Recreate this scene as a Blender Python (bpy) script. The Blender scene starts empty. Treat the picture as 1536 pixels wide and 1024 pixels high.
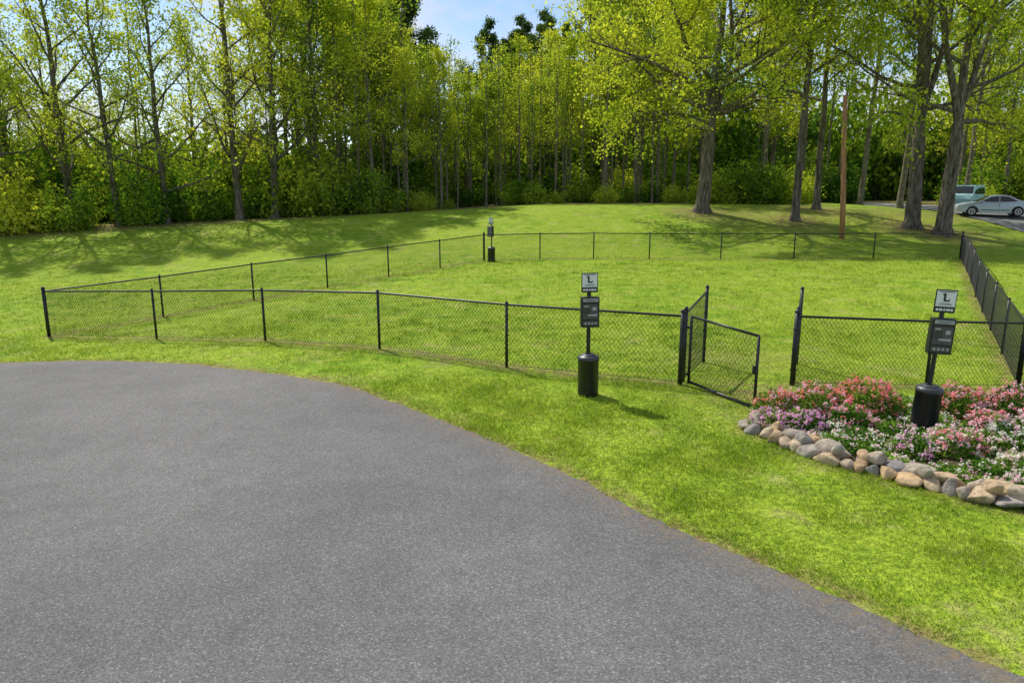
import bpy, math, random
import numpy as np
from mathutils import Vector, Matrix
R=math.radians
rng=np.random.default_rng(7); random.seed(7)
scene=bpy.context.scene
COL=scene.collection
# ------------------------------------------------------------ terrain function
def sm(a,b,v):
    t=np.clip((np.asarray(v,float)-a)/(b-a),0,1); return t*t*(3-2*t)
def tz(x,y):
    x=np.asarray(x,float); y=np.asarray(y,float)
    s=np.clip(-x+.12*(y-16)-2.5,-20,200)
    sp=np.log1p(np.exp(np.clip(2*s,-40,40)))/2; sp=np.where(s>10,s,sp)
    dip=1.6*np.tanh(.055*sp/1.6)
    rise=2.0*sm(35,54,y)*(1-.2*sm(25,31,x))
    rd=.25*sm(5,9,x)*sm(9,12.5,y)*(1-sm(20,30,y))
    b=.018*np.sin(x*.9+1.3*np.sin(y*.4))*np.sin(y*.7+.5)*sm(6,14,y)
    return rise-dip-rd+b
def T(x,y): return float(tz(x,y))
# ------------------------------------------------------------ node helpers
class NT:
    def __init__(s,name):
        s.m=bpy.data.materials.new(name); s.m.use_nodes=True; s.t=s.m.node_tree; s.t.nodes.clear()
        s.out=s.n('ShaderNodeOutputMaterial')
    def n(s,t,**k):
        nd=s.t.nodes.new(t)
        for a,b in k.items(): setattr(nd,a,b)
        return nd
    def l(s,a,b): s.t.links.new(a,b)
    def noise(s,vec,scale,detail=3,rough=.55):
        n=s.n('ShaderNodeTexNoise'); n.inputs['Scale'].default_value=scale; n.inputs['Detail'].default_value=detail
        n.inputs['Roughness'].default_value=rough
        if vec is not None: s.l(vec,n.inputs['Vector'])
        return n.outputs['Fac']
    def ramp(s,fac,stops):
        r=s.n('ShaderNodeValToRGB'); e=r.color_ramp.elements
        while len(e)<len(stops): e.new(.5)
        for i,(p,c) in enumerate(stops):
            e[i].position=p; e[i].color=(*c,1) if len(c)==3 else c
        s.l(fac,r.inputs['Fac']); return r.outputs['Color']
    def mix(s,fac,a,b,bt='MIX'):
        m=s.n('ShaderNodeMix',data_type='RGBA',blend_type=bt)
        for sock,v in ((m.inputs[0],fac),(m.inputs[6],a),(m.inputs[7],b)):
            if hasattr(v,'links'): s.l(v,sock)
            elif isinstance(v,(int,float)): sock.default_value=v
            else: sock.default_value=(*v,1)
        return m.outputs[2]
    def math(s,op,a,b=0.):
        m=s.n('ShaderNodeMath',operation=op)
        for i,v in enumerate((a,b)):
            if hasattr(v,'links'): s.l(v,m.inputs[i])
            else: m.inputs[i].default_value=v
        return m.outputs[0]
    def pos(s): return s.n('ShaderNodeNewGeometry').outputs['Position']
    def bsdf(s,col,rough=.6,metal=0.,spec=.5,bump=None,bs=.3,bd=.02):
        b=s.n('ShaderNodeBsdfPrincipled')
        if hasattr(col,'links'): s.l(col,b.inputs['Base Color'])
        else: b.inputs['Base Color'].default_value=(*col,1)
        b.inputs['Roughness'].default_value=rough; b.inputs['Metallic'].default_value=metal
        b.inputs['Specular IOR Level'].default_value=spec
        if bump is not None:
            bn=s.n('ShaderNodeBump'); bn.inputs['Strength'].default_value=bs; bn.inputs['Distance'].default_value=bd
            s.l(bump,bn.inputs['Height']); s.l(bn.outputs[0],b.inputs['Normal'])
        return b.outputs[0]
    def fin(s,sh): s.l(sh,s.out.inputs['Surface']); return s.m
def plain(name,c,rough=.5,metal=0.,spec=.5,var=.15):
    t=NT(name); tc=t.n('ShaderNodeTexCoord')
    f=t.noise(tc.outputs['Object'],9,4)
    c2=tuple(x*(1-var) for x in c); c3=tuple(min(1,x*(1+var)) for x in c)
    return t.fin(t.bsdf(t.ramp(f,[(.3,c2),(.7,c3)]),rough,metal,spec))
def leafmat(name,dark,mid,light,trans=.45,scale=.3):
    t=NT(name); g=t.n('ShaderNodeNewGeometry')
    oi=t.n('ShaderNodeObjectInfo')
    f=t.noise(g.outputs['Position'],scale,1)
    a=t.math('MULTIPLY',g.outputs['Random Per Island'],.6)
    b=t.math('MULTIPLY_ADD',f,1.1); b.node.inputs[2].default_value=-.33
    c=t.math('ADD',a,b)
    o=t.math('MULTIPLY_ADD',oi.outputs['Random'],.5); o.node.inputs[2].default_value=-.22
    c=t.math('ADD',c,o)
    col=t.ramp(c,[(.12,dark),(.5,mid),(.9,light)])
    pb=t.n('ShaderNodeBsdfDiffuse'); t.l(col,pb.inputs['Color'])
    tr=t.n('ShaderNodeBsdfTranslucent'); t.l(t.mix(1.,col,(1.0,1.0,.5),'MULTIPLY'),tr.inputs['Color'])
    mx=t.n('ShaderNodeMixShader'); mx.inputs[0].default_value=trans
    t.l(pb.outputs[0],mx.inputs[1]); t.l(tr.outputs[0],mx.inputs[2])
    return t.fin(mx.outputs[0])
# ------------------------------------------------------------ materials
M={}
M['leafY']=leafmat('spring_leaves',(.22,.33,.03),(.54,.61,.055),(.76,.78,.11),.55)
M['leafG']=leafmat('green_leaves',(.09,.19,.025),(.32,.45,.05),(.58,.64,.08),.52)
M['leafD']=leafmat('shrub_leaves',(.03,.10,.015),(.13,.27,.03),(.36,.48,.05),.45)
M['leafP']=leafmat('pine_needles',(.03,.07,.02),(.08,.15,.04),(.15,.23,.06),.3)
M['bushleaf']=leafmat('bed_leaves',(.03,.10,.015),(.12,.26,.03),(.26,.42,.06),.35,2.)
t=NT('bark'); tc=t.n('ShaderNodeTexCoord'); mp=t.n('ShaderNodeMapping'); mp.inputs['Scale'].default_value=(9,9,1.6)
t.l(tc.outputs['Object'],mp.inputs['Vector']); f=t.noise(mp.outputs[0],1,5,.7)
c=t.ramp(f,[(.34,(.04,.033,.026)),(.5,(.17,.142,.112)),(.7,(.36,.31,.255))])
M['bark']=t.fin(t.bsdf(c,.9,spec=.2,bump=f,bs=1.,bd=.15))
t=NT('pole_bark'); tc=t.n('ShaderNodeTexCoord'); f=t.noise(tc.outputs['Object'],3,3,.7)
M['barkd']=t.fin(t.bsdf(t.ramp(f,[(.3,(.09,.075,.055)),(.7,(.28,.245,.18))]),.9,spec=.2))
def grasscol(t,dt):
    p=t.pos()
    big=t.noise(p,.16,1); mid=t.noise(p,1.5,dt,.7)
    c=t.ramp(mid,[(.30,(.125,.245,.013)),(.47,(.235,.37,.022)),(.62,(.36,.47,.04)),(.76,(.48,.53,.09))])
    c=t.mix(t.ramp(big,[(.38,(0,0,0)),(.62,(.55,.55,.55))]),c,(.38,.48,.042))
    return p,c
t=NT('grass_ground'); p,c=grasscol(t,4); fine=t.noise(p,13,3,.75)
c=t.mix(t.ramp(fine,[(.38,(.75,.75,.75)),(.58,(0,0,0))]),c,(.085,.155,.013))
dry=t.math('MULTIPLY',t.ramp(t.noise(p,.9,5,.75),[(.54,(0,0,0)),(.66,(1,1,1))]),.5)
c=t.mix(dry,c,(.40,.34,.14))
at=t.n('ShaderNodeAttribute',attribute_name='bare')
br=t.ramp(fine,[(.3,(.10,.06,.03)),(.7,(.32,.21,.12))])
pn=t.noise(p,3.5,4,.7)
fac=t.math('MULTIPLY',at.outputs['Fac'],t.ramp(pn,[(.36,(0,0,0)),(.54,(1,1,1))]))
c=t.mix(fac,c,br)
hh=t.math('ADD',fine,t.noise(p,4,4,.7))
M['grass']=t.fin(t.bsdf(c,.9,spec=.1,bump=hh,bs=.8,bd=.06))
t=NT('grass_blade'); p,c=grasscol(t,2); g=t.n('ShaderNodeNewGeometry')
rv=g.outputs['Random Per Island']
c=t.mix(t.ramp(rv,[(0,(.75,.75,.75)),(.25,(.3,.3,.3)),(.42,(0,0,0))]),c,(.07,.18,.012))
c=t.mix(t.ramp(rv,[(.5,(0,0,0)),(.9,(.7,.7,.7))]),c,(.46,.58,.06))
c=t.mix(t.ramp(rv,[(.92,(0,0,0)),(.94,(.8,.8,.8))]),c,(.55,.49,.22))
pb=t.n('ShaderNodeBsdfDiffuse'); t.l(c,pb.inputs[0]); tr=t.n('ShaderNodeBsdfTranslucent'); t.l(c,tr.inputs['Color'])
mx=t.n('ShaderNodeMixShader'); mx.inputs[0].default_value=.47; t.l(pb.outputs[0],mx.inputs[1]); t.l(tr.outputs[0],mx.inputs[2])
M['blade']=t.fin(mx.outputs[0])
def asphalt(name,k=1.):
    t=NT(name); p=t.pos()
    v=t.n('ShaderNodeTexVoronoi'); v.inputs['Scale'].default_value=90; t.l(p,v.inputs['Vector'])
    sp=t.n('ShaderNodeSeparateColor'); t.l(v.outputs['Color'],sp.inputs[0])
    a=t.ramp(sp.outputs[0],[(.0,(.094*k,.092*k,.088*k)),(.5,(.142*k,.139*k,.134*k)),(.92,(.196*k,.192*k,.186*k)),(1.,(.31*k,.30*k,.285*k))])
    big=t.noise(p,.3,4,.6); med=t.noise(p,2.2,5,.65)
    a=t.mix(1.,a,t.ramp(big,[(.32,(.80,.80,.80)),(.68,(1.12,1.12,1.12))]),'MULTIPLY')
    a=t.mix(1.,a,t.ramp(med,[(.3,(.90,.90,.90)),(.7,(1.07,1.07,1.07))]),'MULTIPLY')
    at=t.n('ShaderNodeAttribute',attribute_name='edge')
    dn=t.math('MULTIPLY',at.outputs['Fac'],t.ramp(t.noise(p,9,4,.7),[(.42,(0,0,0)),(.62,(1,1,1))]))
    a=t.mix(dn,a,(.20,.15,.09))
    h=t.math('ADD',v.outputs['Distance'],t.noise(p,150,2))
    return t.fin(t.bsdf(a,.82,spec=.25,bump=h,bs=.45,bd=.006))
M['road']=asphalt('asphalt'); M['drive']=asphalt('asphalt_lane',1.35)
t=NT('mulch'); p=t.pos(); f=t.noise(p,28,5,.75)
M['mulch']=t.fin(t.bsdf(t.ramp(f,[(.3,(.04,.03,.018)),(.5,(.10,.08,.04)),(.72,(.22,.18,.11))]),.95,spec=.1,bump=f,bs=1,bd=.03))
t=NT('fieldstone'); tc=t.n('ShaderNodeTexCoord'); oi=t.n('ShaderNodeObjectInfo')
f=t.noise(tc.outputs['Object'],7,6,.7)
c=t.ramp(oi.outputs['Random'],[(0,(.33,.30,.27)),(.22,(.50,.42,.31)),(.45,(.58,.40,.22)),(.6,(.25,.24,.23)),(.8,(.60,.48,.32)),(1,(.50,.32,.17))])
c=t.mix(1.,c,t.ramp(f,[(.3,(.36,.33,.30)),(.52,(1,1,1)),(.75,(1.3,1.28,1.25))]),'MULTIPLY')
M['stone']=t.fin(t.bsdf(c,.85,spec=.3,bump=f,bs=1.,bd=.05))
M['black']=plain('black_coated_steel',(.012,.013,.014),.42)
M['wire']=plain('black_vinyl_wire',(.012,.016,.014),.5)
M['plast']=plain('black_plastic',(.014,.015,.017),.38,var=.25)
M['lid']=plain('lid_plastic',(.045,.047,.05),.4)
M['panel']=plain('panel_grey',(.075,.08,.085),.45)
M['white']=plain('sign_white',(.80,.82,.82),.4,var=.04)
M['grey']=plain('print_grey',(.4,.42,.43),.5)
M['silver']=plain('silver_paint',(.42,.47,.52),.28,.35,var=.03)
M['teal']=plain('pale_teal_paint',(.36,.58,.60),.35,var=.05)
M['glass']=plain('dark_glass',(.015,.02,.025),.08,var=.1)
M['tyre']=plain('tyre',(.015,.015,.015),.8)
M['alloy']=plain('alloy',(.4,.4,.42),.35,.8)
M['red']=plain('red_lamp',(.4,.02,.015),.3)
t=NT('rusty_pole'); tc=t.n('ShaderNodeTexCoord'); mp=t.n('ShaderNodeMapping'); mp.inputs['Scale'].default_value=(14,14,.8); t.l(tc.outputs['Object'],mp.inputs['Vector'])
M['pole']=t.fin(t.bsdf(t.ramp(t.noise(mp.outputs[0],1,4),[(.3,(.26,.11,.05)),(.7,(.55,.28,.14))]),.8))
def petal(name,c1,c2):
    t=NT(name); g=t.n('ShaderNodeNewGeometry'); col=t.ramp(g.outputs['Random Per Island'],[(0,c1),(1,c2)])
    pb=t.n('ShaderNodeBsdfDiffuse'); t.l(col,pb.inputs[0]); tr=t.n('ShaderNodeBsdfTranslucent'); t.l(col,tr.inputs['Color'])
    mx=t.n('ShaderNodeMixShader'); mx.inputs[0].default_value=.45; t.l(pb.outputs[0],mx.inputs[1]); t.l(tr.outputs[0],mx.inputs[2]); return t.fin(mx.outputs[0])
M['fpink']=petal('petal_pink',(.92,.22,.30),(.96,.50,.52)); M['fred']=petal('petal_coral',(.94,.18,.16),(.96,.42,.34))
M['fpurp']=petal('petal_purple',(.70,.30,.56),(.90,.55,.78)); M['fwhite']=petal('petal_white',(.90,.86,.68),(.95,.93,.89))
M['flpink']=petal('petal_light_pink',(.92,.50,.58),(.95,.74,.76))
# ------------------------------------------------------------ mesh helpers
def npmesh(name,V,parts,mats,smooth=False,link=True,attrs=None):
    me=bpy.data.meshes.new(name); V=np.asarray(V,np.float32)
    me.vertices.add(len(V)); me.vertices.foreach_set('co',V.ravel())
    nl=sum(p[0].size for p in parts); nf=sum(len(p[0]) for p in parts)
    me.loops.add(nl); me.polygons.add(nf)
    vi=np.concatenate([p[0].ravel() for p in parts]).astype(np.int32)
    tot=np.concatenate([np.full(len(p[0]),p[0].shape[1]) for p in parts]).astype(np.int32)
    st=np.concatenate([[0],np.cumsum(tot)[:-1]]).astype(np.int32)
    me.loops.foreach_set('vertex_index',vi); me.polygons.foreach_set('loop_start',st); me.polygons.foreach_set('loop_total',tot)
    me.polygons.foreach_set('material_index',np.concatenate([np.full(len(p[0]),p[1]) for p in parts]).astype(np.int32))
    sf=np.concatenate([np.full(len(p[0]),(p[2] if len(p)>2 else smooth)) for p in parts])
    me.polygons.foreach_set('use_smooth',sf)
    me.update(calc_edges=True)
    if attrs:
        for k,v in attrs.items():
            a=me.attributes.new(k,'FLOAT','POINT'); a.data.foreach_set('value',np.asarray(v,np.float32))
    for m in mats: me.materials.append(m)
    if not link: return me
    o=bpy.data.objects.new(name,me); COL.objects.link(o); return o
def empty(name,loc=(0,0,0)):
    e=bpy.data.objects.new(name,None); COL.objects.link(e); e.location=loc; e.empty_display_size=.2; return e
def par(o,p): o.parent=p; return o
class Geo:
    def __init__(s): s.v=[];s.q={};s.n=0
    def add(s,verts,faces,mi=0,smooth=False):
        verts=np.asarray(verts,float)
        for f in faces: s.q.setdefault((len(f),mi,smooth),[]).append([i+s.n for i in f])
        s.v.append(verts); s.n+=len(verts)
    def tube(s,pts,rad,n=6,mi=0,caps=False,smooth=True):
        P=np.asarray(pts,float); k=len(P); rad=np.broadcast_to(rad,(k,))
        d=np.gradient(P,axis=0); d/=np.linalg.norm(d,axis=1)[:,None]+1e-9
        ref=np.array([1.,0,0]) if abs(d[0][0])<.7 else np.array([0,1.,0])
        u=np.cross(d,ref); u/=np.linalg.norm(u,axis=1)[:,None]; w=np.cross(d,u)
        a=np.arange(n)*2*math.pi/n
        V=P[:,None,:]+rad[:,None,None]*(np.cos(a)[None,:,None]*u[:,None,:]+np.sin(a)[None,:,None]*w[:,None,:])
        F=[]
        for i in range(k-1):
            for j in range(n):
                j2=(j+1)%n; F.append((i*n+j,i*n+j2,(i+1)*n+j2,(i+1)*n+j))
        s.add(V.reshape(-1,3),F,mi,smooth)
        if caps:
            s.q.setdefault((n,mi,False),[]).append([s.n-n+j for j in range(n)])
            s.q.setdefault((n,mi,False),[]).append([s.n-k*n+j for j in range(n)][::-1])
    def box(s,c,d,mi=0,rot=None):
        c=np.array(c,float); h=np.array(d,float)/2
        v=np.array([[x,y,z] for x in(-1,1) for y in(-1,1) for z in(-1,1)])*h
        if rot is not None: v=v@np.array(rot).T
        s.add(v+c,[(0,1,3,2),(4,6,7,5),(0,4,5,1),(2,3,7,6),(0,2,6,4),(1,5,7,3)],mi)
    def lathe(s,prof,n=24,mi=0,c=(0,0,0),smooth=True):
        V=[];F=[]
        for r,z in prof:
            for j in range(n):
                a=2*math.pi*j/n; V.append((c[0]+r*math.cos(a),c[1]+r*math.sin(a),c[2]+z))
        for i in range(len(prof)-1):
            for j in range(n):
                j2=(j+1)%n; F.append((i*n+j,i*n+j2,(i+1)*n+j2,(i+1)*n+j))
        s.add(V,F,mi,smooth)
    def parts(s): return [(np.array(v),k[1],k[2]) for k,v in s.q.items()]
    def V(s): return np.concatenate(s.v)
    def obj(s,name,mats,**k): return npmesh(name,s.V(),s.parts(),mats,**k)
def bevel(o,w,seg=2):
    m=o.modifiers.new('b','BEVEL'); m.width=w; m.segments=seg; m.limit_method='ANGLE'; return o
def pip(x,y,poly):
    r=np.zeros(len(x),bool); n=len(poly)
    for i in range(n):
        x0,y0=poly[i]; x1,y1=poly[(i+1)%n]
        c=((y0>y)!=(y1>y)); xx=(x1-x0)*(y-y0)/((y1-y0) or 1e-9)+x0; r^=c&(x<xx)
    return r
def dpoly(x,y,pl):
    d=np.full(np.shape(x),1e9)
    for (x0,y0),(x1,y1) in zip(pl[:-1],pl[1:]):
        dx,dy=x1-x0,y1-y0; t_=np.clip(((x-x0)*dx+(y-y0)*dy)/(dx*dx+dy*dy),0,1)
        d=np.minimum(d,np.hypot(x-x0-t_*dx,y-y0-t_*dy))
    return d
def spline(pts,n=6):
    P=[pts[0]]+list(pts)+[pts[-1]]; out=[]
    for i in range(1,len(P)-2):
        p0,p1,p2,p3=[np.array(q,float) for q in P[i-1:i+3]]
        for k in range(n):
            t_=k/n; out.append(tuple(.5*((2*p1)+(-p0+p2)*t_+(2*p0-5*p1+4*p2-p3)*t_**2+(-p0+3*p1-3*p2+p3)*t_**3)))
    out.append(tuple(pts[-1])); return out
# ------------------------------------------------------------ layout (metres, camera stands at the origin on the drive)
edge=[(-60,2),(-34,11.5),(-26,14.2),(-18,15.7),(-11.2,15.6),(-7.4,14.75),(-5.4,13.8),(-3.52,12.57),(-2.26,11.5),(-1.15,10.3),(-.25,9.29),(.71,8.03),(1.33,7.1),(1.8,6.5),(2.34,5.9),(2.83,5.28),(3.13,4.87),(3.5,4.43),(4.6,3.1),(6.2,.6),(9,-4),(14,-14)]
edge=spline(edge,6)
roadpoly=edge+[(14,-30),(-60,-30)]
front=[(-12.1,18.8),(-8.7,17.6),(-5.7,16.6),(-2.77,15.0),(-.1,13.3),(2.86,12.08)]
left=[(-12.1+10.8*i/6,18.8+15.4*i/6) for i in range(7)]
back=[(-1.3,34.2),(1.3,34.25),(3.8,34.3),(6.4,34.3),(9.7,34.2),(13.1,34.2),(16.85,34.3),(20.9,34.3)]
right=[(9.13+(20.9-9.13)*i/8,12.8+21.5*i/8) for i in range(9)]
fr2=[(4.77,12.08),(7.27,12.45),(9.13,12.8)]
stoneline=[(3.28,9.75),(3.45,9.35),(3.8,8.6),(4.28,8.05),(4.68,7.66),(5.16,7.27),(5.7,6.95),(6.6,6.6),(8.0,6.4)]
bed=stoneline+[(9.2,7),(9.3,11.6),(7,11.3),(5.2,11.2),(4.1,10.7),(3.4,10.15)]
trees_big=[(12.5,49),(17.5,46),(23.7,44),(24.6,42.3),(20.6,50.5)]
def axis(lo,d0,d1,step,hi):
    a=[d0-(d0-lo)*(k/24)**2.2 for k in range(24,0,-1)]; b=list(np.arange(d0,d1,step)); c=[d1+(hi-d1)*(k/24)**2.2 for k in range(0,25)]
    return np.array(a+b+c)
xs=axis(-900,-22,26,.2,900); ys=axis(-300,3,62,.22,1200)
X,Y=np.meshgrid(xs,ys,indexing='ij'); Z=tz(X,Y)
road_in=pip(X.ravel(),Y.ravel(),roadpoly).reshape(X.shape)
de=dpoly(X,Y,edge)
Z=Z-.05*(road_in&(de>.35))
bare=np.clip(1.2-de/.22,0,1)*1.
for pl in (front,left,back,right,fr2): bare=np.maximum(bare,np.clip(1.25-dpoly(X,Y,pl)/.28,0,1)*.8)
bare=np.maximum(bare,np.clip(1.4-dpoly(X,Y,stoneline)/.3,0,1)*.7)
bare=np.maximum(bare,.8*np.exp(-((X-4)**2+(Y-11.4)**2)/1.1))
bare=np.maximum(bare,.45*np.exp(-((X-4.3)**2+(Y-14)**2)/2))
for tx,ty_ in trees_big: bare=np.maximum(bare,np.clip(1.3-np.hypot(X-tx,(Y-ty_)*.7)/2.6,0,1)*.9)
TLx=[-90,-60,-33,-15,0,12,25,45,90]; TLy=[38,43,49,54.5,58,60,62,64,64]
bare=np.maximum(bare,sm(-4.,-.5,Y-np.interp(X,TLx,TLy))*1.0)
bare=np.maximum(bare,.6*np.exp(-((Y-46-.1*X)/3.)**2)*(X>12)*(X<32))
nx,ny=X.shape; I=np.arange(nx*ny).reshape(nx,ny)
F=np.stack([I[:-1,:-1],I[1:,:-1],I[1:,1:],I[:-1,1:]],-1).reshape(-1,4)
npmesh('grass_ground',np.stack([X,Y,Z],-1).reshape(-1,3),[(F,0,True)],[M['grass']],attrs={'bare':bare.ravel()})
# road surface
rows=[]; ed=np.array(edge); cen=np.array([-16.,-6.]); ea=[]
fr=[0,.004,.012,.02]+list(np.linspace(.05,1,34))
for k,fq in enumerate(fr):
    q=ed+(cen-ed)*fq; q=q.copy()
    if k==0: q+= rng.normal(0,.02,q.shape)
    z=tz(q[:,0],q[:,1])+(.002 if k==0 else .016)
    rows.append(np.column_stack([q,z])); ea.append(np.full(len(q),[1,.8,.3,0][k] if k<4 else 0.))
V=np.array(rows); a,b=V.shape[:2]; I=np.arange(a*b).reshape(a,b)
F=np.stack([I[:-1,:-1],I[:-1,1:],I[1:,1:],I[1:,:-1]],-1).reshape(-1,4)
npmesh('asphalt_driveway',V.reshape(-1,3),[(F[:,::-1],0,True)],[M['road']],attrs={'edge':np.array(ea).ravel()})
yy=np.arange(20,120,1.); xx=np.array([29.9,32,34,36,38.])
X2,Y2=np.meshgrid(xx,yy,indexing='ij'); X2=X2+.0015*np.maximum(Y2-60,0)**2; I=np.arange(X2.size).reshape(X2.shape)
npmesh('asphalt_lane',np.stack([X2,Y2,tz(X2,Y2)+.05],-1).reshape(-1,3),[(np.stack([I[:-1,:-1],I[1:,:-1],I[1:,1:],I[:-1,1:]],-1).reshape(-1,4),0,True)],[M['drive']])
# ------------------------------------------------------------ grass blades
from mathutils import noise as mn
NG=np.array([[mn.noise(Vector((i*.31,j*.31,3.3)))+.6*mn.noise(Vector((i*.83,j*.83,9.1))) for j in range(256)] for i in range(256)]); NG=(NG-NG.min())/(NG.max()-NG.min())
def lump(x,y,k=1.):
    u=(x*k*5+y*k*1.7+500)%255; v=(y*k*5-x*k*1.7+500)%255; i=u.astype(int); j=v.astype(int); fu=u-i; fv=v-j
    fu=fu*fu*(3-2*fu); fv=fv*fv*(3-2*fv)
    return np.clip((NG[i,j]*(1-fu)*(1-fv)+NG[(i+1)%256,j]*fu*(1-fv)+NG[i,(j+1)%256]*(1-fu)*fv+NG[(i+1)%256,(j+1)%256]*fu*fv-.25)*2,0,1)
def blades(name,x,y,h,w,lean=.5):
    n=len(x); z=tz(x,y)
    a=rng.uniform(0,2*math.pi,n); la=rng.uniform(0,2*math.pi,n); ln=rng.uniform(0,lean,n)*h
    B=np.column_stack([x,y,z-.005]); s=np.column_stack([np.cos(a),np.sin(a),np.zeros(n)])*w[:,None]/2
    tip=B+np.column_stack([np.cos(la)*ln,np.sin(la)*ln,h])
    V=np.stack([B-s,B+s,tip],1).reshape(-1,3)
    return npmesh(name,V,[(np.arange(3*n).reshape(n,3),0)],[M['blade']])
def scatter(n,x0,x1,y0,y1,cond,sig=.035):
    m=n//10                      # random tuft centres, about ten blades each, plus loose blades
    cx=rng.uniform(x0,x1,m); cy=rng.uniform(y0,y1,m)
    x=np.concatenate([np.repeat(cx,7)+rng.normal(0,sig,m*7),rng.uniform(x0,x1,m*3)])
    y=np.concatenate([np.repeat(cy,7)+rng.normal(0,sig,m*7),rng.uniform(y0,y1,m*3)])
    k=rng.random(len(x))<cond(x,y); x=x[k];y=y[k]; n=len(x)
    ded=dpoly(x,y,edge); k=~pip(x,y,roadpoly)|((ded<.06)&(lump(x,y,2.)>.5)); k&=~pip(x,y,bed)
    dd=np.minimum(ded,dpoly(x,y,stoneline))
    k&=rng.random(n)<np.clip(.3+dd/.15,0,1)
    for pl in (front,fr2): k&=rng.random(n)<np.clip(.3+dpoly(x,y,pl)/.4,0,1)
    k&=rng.random(n)>.75*np.exp(-((x-4)**2+(y-11.4)**2)/.9)
    k&=rng.random(n)<.2+1.1*lump(x,y,.5)
    return x[k],y[k]
def vis(x,y): return (np.abs(x)<.76*y+1.5)
x1,y1=scatter(560000,-3,10,3,14,lambda x,y:vis(x,y)*(1-sm(9,13.5,y)))
x2,y2=scatter(270000,-16,15,8,22,lambda x,y:vis(x,y)*sm(8,12.5,y)*(1-sm(16,22,y)),.05)
x3,y3=scatter(210000,-30,26,15,38,lambda x,y:vis(x,y)*sm(15,21,y)*(1-sm(29,38,y)),.07)
xb=np.concatenate([x1,x2,x3]); yb=np.concatenate([y1,y2,y3])
dist=1+.045*np.clip(yb-6,0,30)
hb=rng.uniform(.02,.055,len(xb))*dist*(.45+1.0*lump(xb,yb,.9)); wb=rng.uniform(.006,.011,len(xb))*dist*1.15
blades('lawn_grass',xb,yb,hb,wb,1.3)
# ------------------------------------------------------------ fences
FH=1.2
def wire_panel(g,p0,p1,h0,h1,bot=.04,sp=.078,r=.0024,zf=None):
    p0=np.array(p0,float);p1=np.array(p1,float); L=np.linalg.norm((p1-p0)[:2])
    def pt(s,t_):
        q=p0+(p1-p0)*s/L; h=h0+(h1-h0)*s/L; return (q[0],q[1],q[2]+bot+(h-bot)*t_)
    k=.80*(h0-bot)
    for sg in (1,-1):
        s0=-k if sg>0 else 0.; e=L if sg>0 else L+k
        s=s0+.03
        while s<e:
            a=(s,0.);b=(s+sg*k,1.)
            def clip(a,b):
                (x0,t0),(x1,t1)=a,b
                ts=[0.,1.]
                for lim in (0,L):
                    if (x0-lim)*(x1-lim)<0: ts.append((lim-x0)/(x1-x0))
                ts.sort()
                for q0,q1 in zip(ts[:-1],ts[1:]):
                    m=x0+(x1-x0)*(q0+q1)/2
                    if 0<=m<=L and q1-q0>.01: return (x0+(x1-x0)*q0,t0+(t1-t0)*q0),(x0+(x1-x0)*q1,t0+(t1-t0)*q1)
            c=clip(a,b)
            if c: g.tube([pt(*c[0]),pt(*c[1])],r,3)
            s+=sp
def fence(name,pts,hs=None,endr=.045,r=.0024):
    e=empty(name,(pts[0][0],pts[0][1],T(*pts[0])))
    inv=Matrix.Translation(-e.location)
    hs=hs or [FH]*len(pts)
    P=[(x,y,T(x,y)) for x,y in pts]
    gp,gr,gw=Geo(),Geo(),Geo()
    for i,((x,y,z),h) in enumerate(zip(P,hs)):
        en=i in(0,len(P)-1); rr=endr if en else .028
        gp.tube([(x,y,z-.1),(x,y,z+h+(.05 if en else .0))],rr,10,caps=True)
        gp.lathe([(rr*1.15,0),(rr*1.15,.02),(rr*.7,.05),(0.001,.06)],10,0,(x,y,z+h+(.045 if en else -.01)))
        for bz in (.25,.6,.95):
            gp.lathe([(rr*1.18,0),(rr*1.18,.02)],10,0,(x,y,z+bz))
    top=[(p[0],p[1],p[2]+h-.02) for p,h in zip(P,hs)]
    gr.tube(top,.021,8)
    for i in range(len(P)-1):
        wire_panel(gw,P[i],P[i+1],hs[i]-.02,hs[i+1]-.02,r=r)
        a=np.array(P[i])+(0,0,.045); b=np.array(P[i+1])+(0,0,.045); gr.tube([a,b],.004,4)
    for g,nm,m in((gp,'posts','black'),(gr,'top_rail','black'),(gw,'chain_link_mesh','wire')):
        o=g.obj(nm,[M[m]]); o.data.transform(inv); par(o,e)
    return e
fence('chain_link_fence',front,endr=.042,r=.0028)
fence('chain_link_fence',left,r=.0028)
fence('chain_link_fence',back,r=.0028)
fence('chain_link_fence',right,r=.0028)
fence('chain_link_fence',fr2,r=.0028)
fence('chain_link_fence',[(2.95,12.25),(3.68,13.73)],[1.22,1.40],.03,r=.0028)
fence('chain_link_fence',[(4.85,12.26),(5.42,13.6)],[1.22,1.38],.03,r=.0028)
def gate(a,b):
    e=empty('chain_link_gate',(a[0],a[1],T(*a))); g=Geo(); gw=Geo()
    z0=T(*a)+.05; z1=T(*b)-.02
    A=np.array([a[0],a[1],z0]);B=np.array([b[0],b[1],z1]); H=np.array([0,0,1.14])
    for p in (A,B): g.tube([p,p+H],.024,8,caps=True)
    g.tube([A+H,B+H],.022,8,caps=True); g.tube([A+(0,0,.03),B+(0,0,.03)],.022,8,caps=True)
    for z in(.15,.95): g.tube([A+(0,0,z),A+(-.08,.05,z)],.02,6,caps=True)
    g.box(B+np.array([-.03,.02,.62]),(.05,.05,.12))
    wire_panel(gw,A,B,1.14,1.14,.03,r=.0026)
    inv=Matrix.Translation(-e.location)
    for q,nm,mm in((g,'frame','black'),(gw,'chain_link_mesh','wire')):
        o=q.obj(nm,[M[mm]]); o.data.transform(inv); par(o,e)
gate((2.98,11.98),(3.67,10.68))
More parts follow.
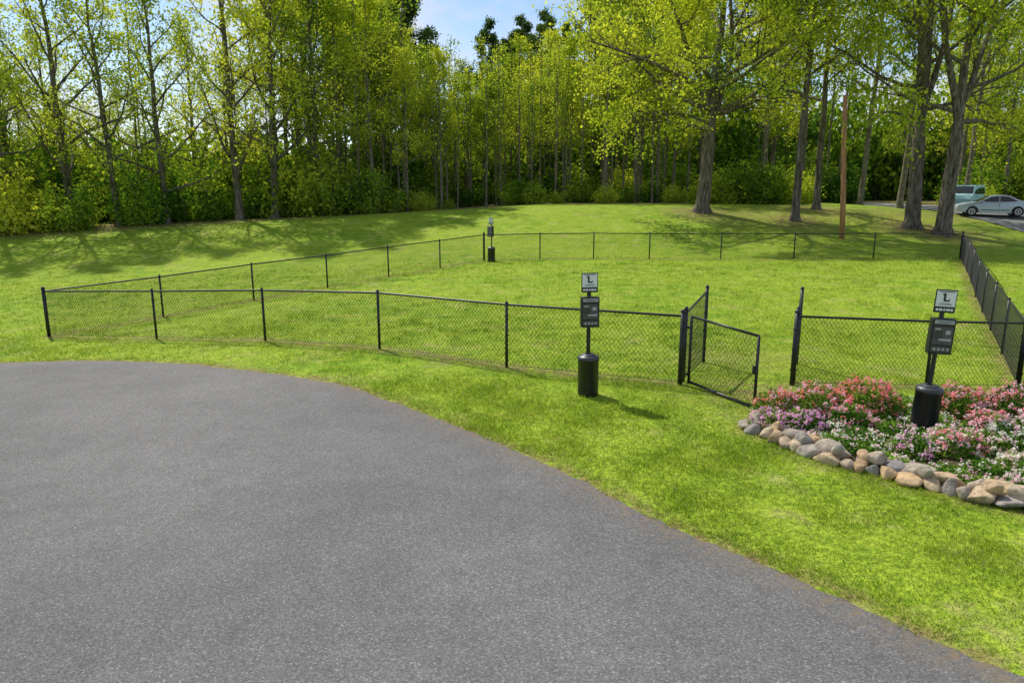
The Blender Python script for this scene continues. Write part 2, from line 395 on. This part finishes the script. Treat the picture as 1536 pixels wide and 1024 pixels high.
# ------------------------------------------------------------ pet waste stations
def station(x,y,rz,tilt=0.,ty=0.):
    e=empty('pet_waste_station',(x,y,T(x,y))); e.rotation_euler=(R(ty),R(tilt),R(rz))
    g=Geo(); g.tube([(0,.0,-.1),(0,.0,1.9)],.034,4,caps=True,smooth=False); par(bevel(g.obj('post',[M['black']]),.004),e)
    g=Geo(); g.lathe([(.135,0),(.165,.015),(.168,.05),(.165,.56),(.172,.565),(.172,.60)],28)
    c1=par(g.obj('trash_can',[M['plast']],smooth=True),e)
    g=Geo(); g.lathe([(.176,.60),(.176,.625),(.165,.645),(.10,.668),(.045,.675),(.001,.676)],28,0); g.lathe([(.11,.672),(.10,.68),(.05,.684)],20,0)
    c2=par(g.obj('can_lid',[M['lid']]),e)
    for c in (c1,c2): c.location=(0,-.02,0)
    g=Geo(); g.box((0,-.075,1.37),(.29,.13,.48)); o=bevel(g.obj('bag_dispenser',[M['plast']]),.015,3); par(o,e)
    g=Geo(); f=-.1425
    g.box((0,f,1.385),(.24,.006,.24),0)
    g.box((0,f,1.565),(.24,.006,.05),1)
    g.box((-.05,f-.005,1.40),(.09,.005,.10),2); g.box((.06,f-.005,1.43),(.06,.005,.05),1); g.box((.03,f-.005,1.33),(.15,.005,.03),1)
    g.box((-.07,f-.005,1.47),(.07,.005,.02),1)
    g.box((0,f,1.20),(.24,.006,.07),0)
    for k in range(4): g.box((-.08+.055*k,f-.004,1.20),(.03,.004,.03),1)
    for k in range(2): g.box((0,f-.004,1.572-.016*k),(.2-.05*k,.004,.006),0)
    par(g.obj('dispenser_panel',[M['panel'],M['grey'],M['lid']]),e)
    g=Geo(); g.box((0,-.045,1.83),(.265,.012,.31)); par(bevel(g.obj('sign_board',[M['plast']]),.012,3),e)
    g=Geo(); f=-.0535
    g.box((0,f,1.865),(.238,.006,.21),0)
    g.lathe([(.013,0),(.019,.012),(.019,.028),(.001,.038)],8,1,(-.022,f-.001,1.903))
    g.box((-.018,f-.004,1.87),(.026,.004,.07),1); g.box((.008,f-.004,1.838),(.062,.004,.020),1); g.box((.042,f-.004,1.85),(.008,.004,.03),1,)
    g.box((-.040,f-.004,1.921),(.02,.004,.012),1)
    g.box((0,f-.004,1.957),(.19,.004,.010),1); g.box((0,f-.004,1.785),(.17,.004,.007),1); g.box((0,f-.004,1.803),(.12,.004,.007),1)
    for k,w in enumerate((.03,.04,.02,.045,.03)): g.box((-.09+.045*k,f,1.717),(w,.006,.03),0)
    par(g.obj('sign_print',[M['white'],M['plast']]),e)
station(1.23,11.5,6,-.5); station(5.65,9.65,-10,2.6); station(-.92,33.4,-38,0)
# ------------------------------------------------------------ utility pole
g=Geo(); z=T(18.2,41); g.tube([(0,0,-.3),(-.12,0,2),(-.36,.0,5),(-.52,0,7.6)],[.15,.14,.13,.11],12,caps=True)
o=g.obj('wooden_pole',[M['pole']]); o.location=(18.3,41,z)
# ------------------------------------------------------------ flower bed
gx=np.arange(3,9.6,.12); gy=np.arange(6.2,12,.12); GX,GY=np.meshgrid(gx,gy,indexing='ij'); ins=pip(GX.ravel(),GY.ravel(),bed).reshape(GX.shape)
hz=np.clip(dpoly(GX,GY,bed+[bed[0]])/.5,0,1)*.07*ins-.03*(~ins); I=np.arange(GX.size).reshape(GX.shape)
F=np.stack([I[:-1,:-1],I[1:,:-1],I[1:,1:],I[:-1,1:]],-1).reshape(-1,4); keep=ins.ravel()[F].any(1)
npmesh('flower_bed_soil',np.stack([GX,GY,tz(GX,GY)+hz+.012],-1).reshape(-1,3),[(F[keep],0,True)],[M['mulch']])
def leafquads(P,size,asp=.55,up=.3):
    n=len(P); d=rng.normal(0,1,(n,3)); d/=np.linalg.norm(d,axis=1)[:,None]
    nn=rng.normal(0,1,(n,3)); nn[:,2]=np.abs(nn[:,2])+up; w=np.cross(nn,d); w/=np.linalg.norm(w,axis=1)[:,None]+1e-9
    s=(size*rng.uniform(.6,1.3,n))[:,None]
    V=np.stack([P-d*s*.5,P+w*s*asp*.5,P+d*s*.5,P-w*s*asp*.5],1).reshape(-1,3)
    return V,np.arange(4*n).reshape(n,4)
def flower_bush(x,y,r,h,cols,dens=1.,name='flowering_bush',bloom=1.):
    n=max(int(3000*r*r/.16*dens),500)
    def prof(q,a): return h*(np.clip(1-q**2.6,0,1)**.5)*(.88+.12*np.sin(a*3+x*5)*q+.10*np.sin(a*7+x)*q+.08*np.sin(q*9+a*2))
    a=rng.uniform(0,2*math.pi,n); q=np.sqrt(rng.random(n)); zz=rng.random(n)**.5
    P=np.column_stack([r*q*np.cos(a),r*q*np.sin(a),prof(q,a)*zz])
    P+=rng.normal(0,.014,P.shape); V,F=leafquads(P,.05,.5,.4)
    m=max(int(340*r*r/.16*dens*bloom),40); a=rng.uniform(0,2*math.pi,m); q=rng.random(m)**.42
    cl=np.sin(a*4+q*7+x*9)+.7*np.sin(a*9-q*11+y*7)+rng.normal(0,.5,m); kk=cl>-.3; a=a[kk];q=q[kk]; m=len(a)
    C=np.column_stack([r*1.03*q*np.cos(a),r*1.03*q*np.sin(a),prof(q,a)*rng.uniform(.75,1.08,m)+.01])
    k=8; CC=np.repeat(C,k,0)+rng.normal(0,.017,(m*k,3)); V2,F2=leafquads(CC,.034,.8,1.)
    ci=rng.integers(0,len(cols),m).repeat(k)
    parts=[(F,0)]
    for j in range(len(cols)):
        s=F2[ci==j]
        if len(s): parts.append((s+len(V),1+j))
    o=npmesh(name,np.concatenate([V,V2]),parts,[M['bushleaf']]+[M[c] for c in cols]); o.location=(x,y,T(x,y)+.04)
PK=['fpink','fred','flpink']; WP=['fwhite','fwhite','flpink']; PU=['fpurp','flpink','fpurp']
for b in [(3.55,9.7,.28,.27,PU),(3.98,9.60,.31,.30,PU),(3.82,10.2,.32,.42,PK),(4.40,10.2,.43,.50,PK),(5.14,10.25,.48,.56,['fred','fpink']),(4.68,9.72,.29,.34,['fpink','flpink']),
          (6.5,10.2,.42,.50,PK),(7.3,10.1,.48,.56,['fpink','flpink']),(8.2,10.2,.5,.58,PK),(9.0,10.4,.4,.5,PK),
          (4.95,8.6,.29,.29,['flpink','fpurp','fwhite']),(5.5,8.65,.36,.38,['flpink','fpink','fwhite']),(6.2,8.7,.38,.40,WP),(6.95,8.8,.42,.42,WP),(6.15,7.95,.33,.30,WP),(6.9,8.05,.38,.34,WP),(7.7,8.8,.42,.4,WP),
          (5.70,7.55,.25,.22,WP),(6.45,7.3,.29,.24,WP),(6.4,9.4,.32,.34,['flpink','fpink']),(7.2,9.45,.38,.38,['flpink','fwhite']),(5.95,8.2,.2,.2,WP)]:
    flower_bush(*b)
for b in [(4.1,9.1,.3,.1),(4.45,8.8,.35,.12),(4.5,8.3,.3,.1),(5.0,7.95,.3,.1),(5.3,7.6,.25,.09),(3.8,9.2,.22,.1),(4.6,9.25,.35,.12),(5.2,9.2,.4,.15),(5.85,9.9,.4,.2),(5.55,8.05,.3,.12),(5.85,9.2,.35,.14),(6.1,7.1,.3,.1),(5.25,9.7,.3,.15),(4.4,9.6,.2,.15),(5.8,10.5,.35,.25)]:
    flower_bush(*b,['fwhite','flpink'],.7,name='ground_cover_plant',bloom=.35)
e=empty('stone_border',(3.8,8.6,0))
import bmesh
def stone(x,y,z,sx,sy,sz,rz):
    bm=bmesh.new(); bmesh.ops.create_icosphere(bm,subdivisions=3,radius=1)
    off=Vector((random.uniform(0,50),random.uniform(0,50),0))
    cuts=[(Vector([random.gauss(0,1) for _ in range(3)]).normalized(),random.uniform(.55,.82)) for _ in range(11)]
    for v in bm.verts:
        c=v.co.copy(); n=mn.noise(c*.9+off)*.25+mn.noise(c*2.4+off)*.08
        c=c*(1.08+n)
        for nn,dd in cuts:
            k=c.dot(nn)-dd
            if k>0: c-=nn*k*.92
        v.co=Vector((c.x*sx*1.18,c.y*sy*1.15,c.z*sz*1.15))
    me=bpy.data.meshes.new('stone'); bm.to_mesh(me); bm.free()
    for p in me.polygons: p.use_smooth=True
    me.materials.append(M['stone']); o=bpy.data.objects.new('stone',me); COL.objects.link(o)
    o.location=(x-3.8,y-8.6,z); o.rotation_euler=(random.uniform(-.25,.25),random.uniform(-.25,.25),rz); o.parent=e
sl=np.array(spline(stoneline,12)); seg=np.r_[0,np.cumsum(np.linalg.norm(np.diff(sl,axis=0),axis=1))]
for row,(off,zz,st) in enumerate([(0,.05,.24),(.17,.10,.28),(.06,.17,.42)]):
    s=.05*row
    while s<seg[-1]:
        x=np.interp(s,seg,sl[:,0]); y=np.interp(s,seg,sl[:,1]); xx_=np.interp(min(s+.1,seg[-1]),seg,sl[:,0])-x+1e-6; yy_=np.interp(min(s+.1,seg[-1]),seg,sl[:,1])-y
        L=math.hypot(xx_,yy_)+1e-9; nx_,ny_=-yy_/L,xx_/L
        sx=st*random.uniform(.34,.74) if row<2 else random.uniform(.06,.12)
        o_=off+random.uniform(-.04,.04)
        stone(x+nx_*o_,y+ny_*o_,T(x,y)+zz,sx,sx*random.uniform(.7,.95),random.uniform(.06,.11),math.atan2(yy_,xx_)+random.uniform(-.6,.6))
        s+=sx*random.uniform(1.5,1.9) if row<2 else random.uniform(.3,.7)
# ------------------------------------------------------------ trees
def make_tree(name,seed,H,r,clear,spread,nl,nsub,ntw,lpt,ls,leaf,bark,el=(20,55),droop=0.,cl=.35,flat=.5,fork=0,low=None):
    rs=np.random.default_rng(seed); g=Geo(); LP=[]
    def rdir(d,ang):
        d=d/np.linalg.norm(d); q=rs.normal(0,1,3); q-=q.dot(d)*d; q/=np.linalg.norm(q)
        return d*math.cos(ang)+q*math.sin(ang)
    def path(p,d,L,n,wob,grav):
        pts=[np.array(p,float)]; d=np.array(d,float)
        for i in range(n):
            d=d+rs.normal(0,wob,3)+np.array([0,0,grav]); d/=np.linalg.norm(d); pts.append(pts[-1]+d*L/n)
        return np.array(pts),d
    def interp(P,t_):
        k=t_*(len(P)-1); i=min(int(k),len(P)-2); f=k-i; return P[i]*(1-f)+P[i+1]*f, P[i+1]-P[i]
    def twigs(P,L,rad):
        for j in range(ntw):
            t_=rs.uniform(.25,1); p,d=interp(P,t_); dd=rdir(d,rs.uniform(.4,1.1)); l=L*rs.uniform(.25,.5)
            Q,_=path(p,dd,l,2,.15,.03); g.tube(Q,[rad*.4,rad*.28,rad*.12],3)
            m=rs.poisson(lpt)
            if m:
                tt=rs.uniform(.2,1.1,m); q=Q[0]+(Q[-1]-Q[0])*tt[:,None]+rs.normal(0,cl,(m,3))*np.array([1,1,.7]); LP.append(q)
    def limb(p,d,L,rad):
        P,_=path(p,d,L,6,.13,.05-droop); g.tube(P,rad*np.linspace(1,.25,7),6 if rad>.06 else 5)
        for j in range(nsub):
            t_=.25+.75*(j+rs.random())/nsub; q,dd=interp(P,t_); d2=rdir(dd,rs.uniform(.5,1.0)); d2[2]+=.15-droop
            l=L*rs.uniform(.3,.5)*(1.15-.4*t_)
            S,_=path(q,d2,l,4,.16,.03-droop); rr=rad*.42*(1.1-.6*t_); g.tube(S,rr*np.linspace(1,.25,5),4); twigs(S,l,rr*.6)
        twigs(P,L*.6,rad*.3)
    n=9
    lean=rs.normal(0,.02,2)
    pts=[np.array([0,0,-.4]),np.array([0,0,.05]),np.array([0,0,.5])]
    for i in range(1,n+1):
        z=H*i/n; pts.append(np.array([lean[0]*z+rs.normal(0,.012*H*.5*(i/n)),lean[1]*z+rs.normal(0,.012*H*.5*(i/n)),z]))
    P=np.array(pts); hz_=np.clip(P[:,2]/H,0,1); rad=r*(1-hz_)**.75+.015; rad[:2]=r*1.6; rad[2]=r*1.12
    if fork: rad=np.where(hz_>clear/H,rad*.75,rad)
    g.tube(P,rad,14 if r>.25 else 7)
    if r>.3:
        for k in range(6):
            a=k*1.05+rs.random()*.4; g.tube([(math.cos(a)*r*.5,math.sin(a)*r*.5,.7),(math.cos(a)*r*1.15,math.sin(a)*r*1.15,.12),(math.cos(a)*r*2.1,math.sin(a)*r*2.1,-.12)],[r*.3,r*.3,r*.12],6)
    def trunk_at(z):
        return np.array([np.interp(z,P[:,2],P[:,0]),np.interp(z,P[:,2],P[:,1]),z]),float(np.interp(z,P[:,2],rad))
    for f in range(fork):
        a=f*2*math.pi/fork+rs.random(); p,rr=trunk_at(clear*(.95+.12*f)); d=np.array([math.cos(a)*.45,math.sin(a)*.45,1])
        Q,_=path(p,d,(H-clear)*.8,8,.07,.02); g.tube(Q,rr*.8*np.linspace(1,.18,9),8)
        for k in range(nl//3):
            t_=.15+.8*(k+rs.random())/(nl//3); q,dd=interp(Q,t_); aa=rs.uniform(0,6.28); e_=R(rs.uniform(*el))
            limb(q,(math.cos(aa)*math.cos(e_),math.sin(aa)*math.cos(e_),math.sin(e_)),spread*rs.uniform(.5,.85)*(1.1-.5*t_),rr*.8*(1-.7*t_)*.45)
    for i in range(nl):
        t_=(i+rs.random()*.6)/nl; z=clear+(H*.97-clear)*t_; p,rr=trunk_at(z); a=i*2.4+rs.normal(0,.3)
        sh=(math.sin(math.pi*min(1,(.22+.78*t_)))**.6)*(1-t_*flat); e_=R(el[0]+(el[1]-el[0])*t_+rs.normal(0,7))
        L=spread*max(.25,sh)*rs.uniform(.8,1.15)
        limb(p,(math.cos(a)*math.cos(e_),math.sin(a)*math.cos(e_),math.sin(e_)),L,max(.02,min(rr*.55,L*.028)))
    if low:
        for (z,a,e_,L,rd) in low:
            p,_=trunk_at(z); limb(p,(math.cos(a)*math.cos(e_),math.sin(a)*math.cos(e_),math.sin(e_)),L,rd)
    LPn=np.concatenate(LP); V,F=leafquads(LPn,ls,.7,.2); nV=g.n
    parts=[(a_,0,True) for (a_,_,_) in g.parts()]+[(F+nV,1,False)]
    return npmesh(name,np.concatenate([g.V(),V]),parts,[M[bark],M[leaf]],link=False)
def shrub_mesh(name,seed,r,h,n,ls,leaf):
    rs=np.random.default_rng(seed); g=Geo(); LP=[]
    for k in range(22):
        a=rs.uniform(0,6.28); q=math.sqrt(rs.random())*r; hh=h*math.sqrt(max(.1,1-(q/r)**2*.75))*rs.uniform(.55,1.35)
        b=np.array([math.cos(a)*q*.4,math.sin(a)*q*.4,-.1]); t_=np.array([math.cos(a)*q,math.sin(a)*q,hh])
        m=(b+t_)/2+rs.normal(0,.15,3); g.tube([b,m,t_],[.03,.02,.008],4)
        nn=n//22; tt=rs.random(nn)**.7
        LP.append(b+(t_-b)*tt[:,None]+rs.normal(0,1,(nn,3))*np.array([.33,.33,.26])*r*.5)
    L=np.concatenate(LP); L[:,2]=np.abs(L[:,2]); V,F=leafquads(L,ls,.7,.2)
    return npmesh(name,np.concatenate([g.V(),V]),[(a_,0,True) for (a_,_,_) in g.parts()]+[(F+g.n,1,False)],[M['barkd'],M[leaf]],link=False)
def place(name,me,x,y,s=1.,rz=None,parent=None,sz=None):
    o=bpy.data.objects.new(name,me); COL.objects.link(o); o.location=(x,y,T(x,y)-.05); o.scale=(s,s,sz or s)
    o.rotation_euler=(0,0,random.uniform(0,6.28) if rz is None else rz)
    if parent: o.parent=parent
    return o
pi=math.pi
mA=make_tree('big_tree_a',3,20,.42,5.8,10.,16,7,6,21,.21,'leafY','bark',el=(12,60),cl=.36,flat=.45,fork=2,low=[(5.2,pi*1.03,.10,7.5,.12),(6.4,pi*.93,.3,9.5,.16),(6.0,.1,.45,7.5,.14),(7.4,pi*1.1,.35,9.5,.16),(8.2,-.3,.4,8,.15),(7.8,pi*1.35,.3,7,.14),(5.6,pi*1.25,.15,6.5,.11)])
mB=make_tree('big_tree_b',11,21,.40,6.5,9.,13,6,6,15,.21,'leafY','bark',el=(15,60),cl=.36,flat=.45,fork=2,low=[(6.2,pi*1.0,.35,7,.12),(7.2,pi*1.2,.3,8,.13)])
mC=make_tree('big_tree_c',12,20,.24,7,6.,13,6,5,15,.20,'leafG','bark',el=(20,60))
place('large_shade_tree',mA,12.5,49,1.,0.); place('large_shade_tree',mB,23.7,44,1.,.6); place('large_shade_tree',mB,24.6,42.3,1.,3.5)
place('shade_tree',mC,17.5,46,1.); place('shade_tree',mC,20.6,50.5,.95)
F=[make_tree('forest_tree',20+k,20,.2,6-1.5*(k%2),5.0,15,5,4,13,.24,['leafG','leafY','leafG','leafY'][k],'barkd',el=(25,65),cl=.36) for k in range(4)]
Lf=[make_tree('sparse_tree',40+k,18,.24,2.2,6.5,20,6,4,10.5,.205,['leafY','leafG','leafY'][k],'bark',el=(22,68),cl=.34) for k in range(3)]
Pl=[make_tree('pole_tree',60+k,15,.085,5+k,1.8,10,3,3,5,.20,['leafG','leafY','leafG'][k],'barkd',el=(35,70)) for k in range(3)]
Ev=[make_tree('pine',80,22,.22,8,4.6,24,6,5,20,.24,'leafP','barkd',el=(0,45),cl=.24)]
Sh=[shrub_mesh('shrub',90+k,1.7,2.2,3200,.18,['leafG','leafD','leafY'][k]) for k in range(3)]
SB=shrub_mesh('thicket',97,1.7,2.4,1500,.22,'leafD')
fe=empty('distant_tree_mass'); ue=empty('forest_undergrowth')
def ty(x): return float(np.interp(x,TLx,TLy))
U=random.uniform
x=-58.
while x<58:
    if not 29<x<40:
        if random.random()<(.95 if x<-8 else .6): place('shrub',Sh[random.choice([0,1,1,1,2])] if x<-8 else Sh[random.choice([1,1,0])],x,ty(x)+U(-.3,3.),U(.45,1.4)*(1.3 if x<-8 else .65 if x<14 else .9),parent=ue)
        place('shrub',SB if random.random()<.7 else Sh[0],x+.5,ty(x)+U(4,8),U(.9,1.8)*(1.4 if x<-8 else .8 if x<14 else 1.),parent=ue)
    if not 31<x<44: place('shrub',SB if random.random()<.7 else Sh[0],x*1.1,ty(x)+U(12,18),U(1.8,2.6),parent=ue)
    x+=U(1.5,2.2)
for (x,y,s) in [(16.5,57.5,1.),(18.3,57.,1.35),(20.2,57.8,1.2),(22,58,1.),(14.6,58,.8)]: place('shrub',Sh[0],x,y,s,parent=ue)
x=-80.
while x<90:
    place('shrub',SB,x,ty(x)+34,U(3.2,4.),parent=ue,sz=U(2.6,3.6)*(1. if x<-14 else 1.7)); x+=3.2
def gap(x,y): q=x/y; return -.14<q<.10
for i in range(135):
    x=U(-15,13) if i<100 else U(-45,45)
    if 29<x<41: continue
    y=ty(x)+U(.8,14); place('young_tree',random.choice(Pl),x,y,(U(.65,.97)*y/66 if gap(x,y) else U(.8,1.25)),parent=fe)
for i in range(54):
    x=U(-21,58); y=ty(x)+U(3,22)
    if 29<x<42 and y<90: continue
    s=U(.72,1.2)
    if gap(x,y): s=U(.52,.74)*y/66
    place('forest_tree',random.choice(F),x,y,s,parent=fe)
for x in (-8,-10.5,-13,-5.5): place('forest_tree',F[random.choice([1,3])],x,ty(x)+U(0,2),U(.75,.9) if x<-8.5 else .6,parent=fe)
for k,x in enumerate((-38.,-34,-30.5,-27,-23.5,-20,-17,-14,-45,-52)):
    place('forest_edge_tree',Lf[k%3],x+U(-.8,.8),ty(x)+U(-.5,1.5),U(.85,1.1),parent=fe)
for i in range(14):
    x=U(-55,-18); place('forest_tree',random.choice(Lf),x,ty(x)+U(6,22),U(.5,.85),parent=fe)
for (x,y,s) in [(-11.5,88,1.12),(-14.5,90,1.2),(-3,92,.93),(-.6,93,.88),(1.6,95,.98),(4.2,90,.95),(6.2,91,.9),(10.5,93,1.2),(-18,86,1.2),(20,90,1.3),(30,92,1.3),(14,88,1.3)]:
    place('pine_tree',Ev[0],x,y,s,parent=fe)
for (x,y,s) in [(27,52,1.),(28,60,1.1),(43,50,1.05),(46,58,1.1),(40,66,1.1)]: place('forest_tree',F[random.randint(0,3)],x,y,s,parent=fe)
# ------------------------------------------------------------ vehicles
def vehicle(name,x,y,rz,prof,glass,W,paint,wheels,wr,roofin=.16,zb=.95,sc=.94):
    e=empty(name,(x,y,T(x,y)+.055)); e.rotation_euler=(0,0,R(rz)); e.scale=(sc,sc,sc); g=Geo()
    n=len(prof); V=[]; ys_=[-W/2,-W/2+.05,W/2-.05,W/2]
    def yy(v,z):
        k=max(0,(z-zb))/.5; return v*(1-roofin*2*min(k,1)/W)
    rings=[]
    for j,v in enumerate(ys_):
        sc_=.97 if j in(0,3) else 1.
        rings.append([(px*sc_,yy(v,pz),(pz-.6)*sc_+.6) for px,pz in prof])
    for rg in rings: V+=rg
    F_=[]
    for j in range(3):
        for i in range(n): F_.append((j*n+i,j*n+(i+1)%n,(j+1)*n+(i+1)%n,(j+1)*n+i))
    g.add(V,F_,0,False); g.add(rings[0],[tuple(range(n))],0); g.add(rings[3],[tuple(range(n))[::-1]],0)
    par(bevel(g.obj('body',[paint]),.03,2),e)
    g=Geo()
    for poly in glass['side']:
        for sgn in(-1,1):
            V=[(px,sgn*(abs(yy(W/2,pz))+.006),pz) for px,pz in poly]; m=len(V)
            g.add(V+[(a,b-sgn*.03,c) for a,b,c in V],[tuple(range(m)),tuple(range(m,2*m))]+[(i,(i+1)%m,m+(i+1)%m,m+i) for i in range(m)])
    for (a,b) in glass['ends']:
        d=np.array([b[1]-a[1],-(b[0]-a[0])]); d=d/np.linalg.norm(d)*.012
        if d[0]*(a[0]+b[0])<0: d=-d
        wa,wb_=yy(W/2,a[1])-.1,yy(W/2,b[1])-.1
        V=[(a[0]+d[0],-wa,a[1]+d[1]),(a[0]+d[0],wa,a[1]+d[1]),(b[0]+d[0],wb_,b[1]+d[1]),(b[0]+d[0],-wb_,b[1]+d[1])]; g.add(V,[(0,1,2,3)])
    par(g.obj('windows',[M['glass']]),e)
    for wx in wheels:
        for sgn in(-1,1):
            g=Geo(); yw=sgn*(W/2-.10)
            def ring(rr,y_): return [(wx+rr*math.cos(a),y_,wr+rr*math.sin(a)) for a in np.linspace(0,2*math.pi,20,endpoint=False)]
            prof_=[(wr*.98,yw-sgn*.1),(wr,yw-sgn*.05),(wr,yw+sgn*.08),(wr*.93,yw+sgn*.115),(wr*.66,yw+sgn*.118)]
            V=[];[V.extend(ring(*p_)) for p_ in prof_]
            g.add(V,[(i*20+j,i*20+(j+1)%20,(i+1)*20+(j+1)%20,(i+1)*20+j) for i in range(4) for j in range(20)],0,True)
            g.add(ring(wr*.66,yw+sgn*.119),[tuple(range(20))],1)
            for k in range(5):
                a=k*1.2566; c=np.array([wx+.5*wr*.66*math.cos(a+.6),yw+sgn*.121,wr+.5*wr*.66*math.sin(a+.6)]); g.box(c,(.09,.004,.09),0)
            par(g.obj('wheel',[M['tyre'],M['alloy']]),e)
    g=Geo(); xr=max(p[0] for p in prof); xl=min(p[0] for p in prof)
    for sgn in(-1,1):
        g.box((xl+.12,sgn*(W/2-.2),.72),(.2,.34,.13),0); g.box((xr-.10,sgn*(W/2-.2),.80),(.17,.34,.14),1)
        g.box((.0,sgn*(W/2+.0),.42),(1.7,.02,.05),2); g.box((-.75,sgn*(W/2+.07),.98),(.12,.16,.1),3)
        g.box((.22,sgn*(W/2-.0),.70),(.012,.008,.5),2)
    par(g.obj('lamps_and_trim',[M['white'],M['red'],M['tyre'],paint]),e)
    return e
def arch(cx,r): return [(cx+r*math.cos(a),.33+r*math.sin(a)) for a in np.linspace(math.pi-.25,.25,7)][::-1]
sed=[(-2.25,.35),(-2.3,.55),(-2.22,.76),(-1.7,.90),(-1.05,.98),(-.35,1.38),(.2,1.45),(.8,1.40),(1.55,1.05),(2.15,1.02),(2.28,.8),(2.28,.45),(2.2,.28)]+arch(1.38,.38)+[(.95,.22),(-.95,.22)]+arch(-1.38,.38)+[(-1.85,.25)]
vehicle('parked_sedan_car',31.7,49.2,-22,sed,{'side':[[(-.85,1.0),(-.3,1.32),(.18,1.38),(.18,1.0)],[(.25,1.0),(.25,1.38),(.75,1.33),(1.3,1.03)]],'ends':[((-1.05,.98),(-.35,1.38)),((.8,1.40),(1.55,1.05))]},1.8,M['silver'],(-1.38,1.38),.33)
van=[(-2.3,.4),(-2.35,.8),(-2.2,1.1),(-1.7,1.25),(-1.1,1.85),(-.8,1.95),(2.3,1.95),(2.4,1.7),(2.4,.5),(2.3,.3)]+arch(1.5,.4)+[(1.0,.28),(-1.0,.28)]+arch(-1.5,.4)+[(-2.0,.3)]
vehicle('parked_van',35.6,58.6,46,van,{'side':[[(-1.4,1.2),(-.95,1.72),(-.4,1.75),(-.4,1.2)],[(-.3,1.2),(-.3,1.75),(.8,1.75),(.8,1.2)],[(.9,1.2),(.9,1.75),(2.1,1.72),(2.1,1.2)]],'ends':[((-1.7,1.25),(-1.1,1.85)),((2.37,1.75),(2.4,1.2))]},1.9,M['teal'],(-1.5,1.5),.35,.1,1.1,.9)
# ------------------------------------------------------------ light & sky
EL=51; AZ=-36
sd=Vector((math.sin(R(AZ))*math.cos(R(EL)),math.cos(R(AZ))*math.cos(R(EL)),math.sin(R(EL))))
L=bpy.data.lights.new('sun','SUN'); L.energy=4.8; L.angle=R(.8); L.color=(1,.94,.84)
so=bpy.data.objects.new('sun',L); COL.objects.link(so); so.rotation_euler=(sd).to_track_quat('Z','Y').to_euler()
w=bpy.data.worlds.new('World'); scene.world=w; w.use_nodes=True; nt=w.node_tree; nt.nodes.clear()
sk=nt.nodes.new('ShaderNodeTexSky'); sk.sky_type='NISHITA'; sk.sun_disc=False; sk.sun_elevation=R(EL); sk.sun_rotation=R(AZ); sk.dust_density=.5; sk.ozone_density=1.5
tc=nt.nodes.new('ShaderNodeTexCoord'); mp=nt.nodes.new('ShaderNodeMapping'); mp.inputs['Scale'].default_value=(1,1,2.2)
nz=nt.nodes.new('ShaderNodeTexNoise'); nz.inputs['Scale'].default_value=5.5; nz.inputs['Detail'].default_value=7; nz.inputs['Roughness'].default_value=.6
cr=nt.nodes.new('ShaderNodeValToRGB'); cr.color_ramp.elements[0].position=.42; cr.color_ramp.elements[1].position=.66; cr.color_ramp.elements[1].color=(.85,.85,.85,1)
tn=nt.nodes.new('ShaderNodeMix'); tn.data_type='RGBA'; tn.blend_type='MULTIPLY'; tn.inputs[0].default_value=1; tn.inputs[7].default_value=(.84,.89,.96,1)
mx=nt.nodes.new('ShaderNodeMix'); mx.data_type='RGBA'; mx.inputs[7].default_value=(5.4,5.5,5.7,1)
bg=nt.nodes.new('ShaderNodeBackground'); bg.inputs['Strength'].default_value=.15; ow=nt.nodes.new('ShaderNodeOutputWorld')
for a,b in ((tc.outputs['Generated'],mp.inputs[0]),(mp.outputs[0],nz.inputs['Vector']),(nz.outputs['Fac'],cr.inputs[0]),(cr.outputs[0],mx.inputs[0]),(sk.outputs[0],tn.inputs[6]),(tn.outputs[2],mx.inputs[6]),(mx.outputs[2],bg.inputs[0]),(bg.outputs[0],ow.inputs[0])): nt.links.new(a,b)
scene.view_settings.view_transform='Standard'; scene.view_settings.look='None'; scene.view_settings.exposure=0
cam=bpy.data.cameras.new('camera'); cam.sensor_width=36; cam.lens=25.8; cam.clip_end=3000; cam.clip_start=.05
co=bpy.data.objects.new('camera',cam); COL.objects.link(co); co.location=(0,0,3.3); co.rotation_euler=(R(90-11.9),0,0); scene.camera=co
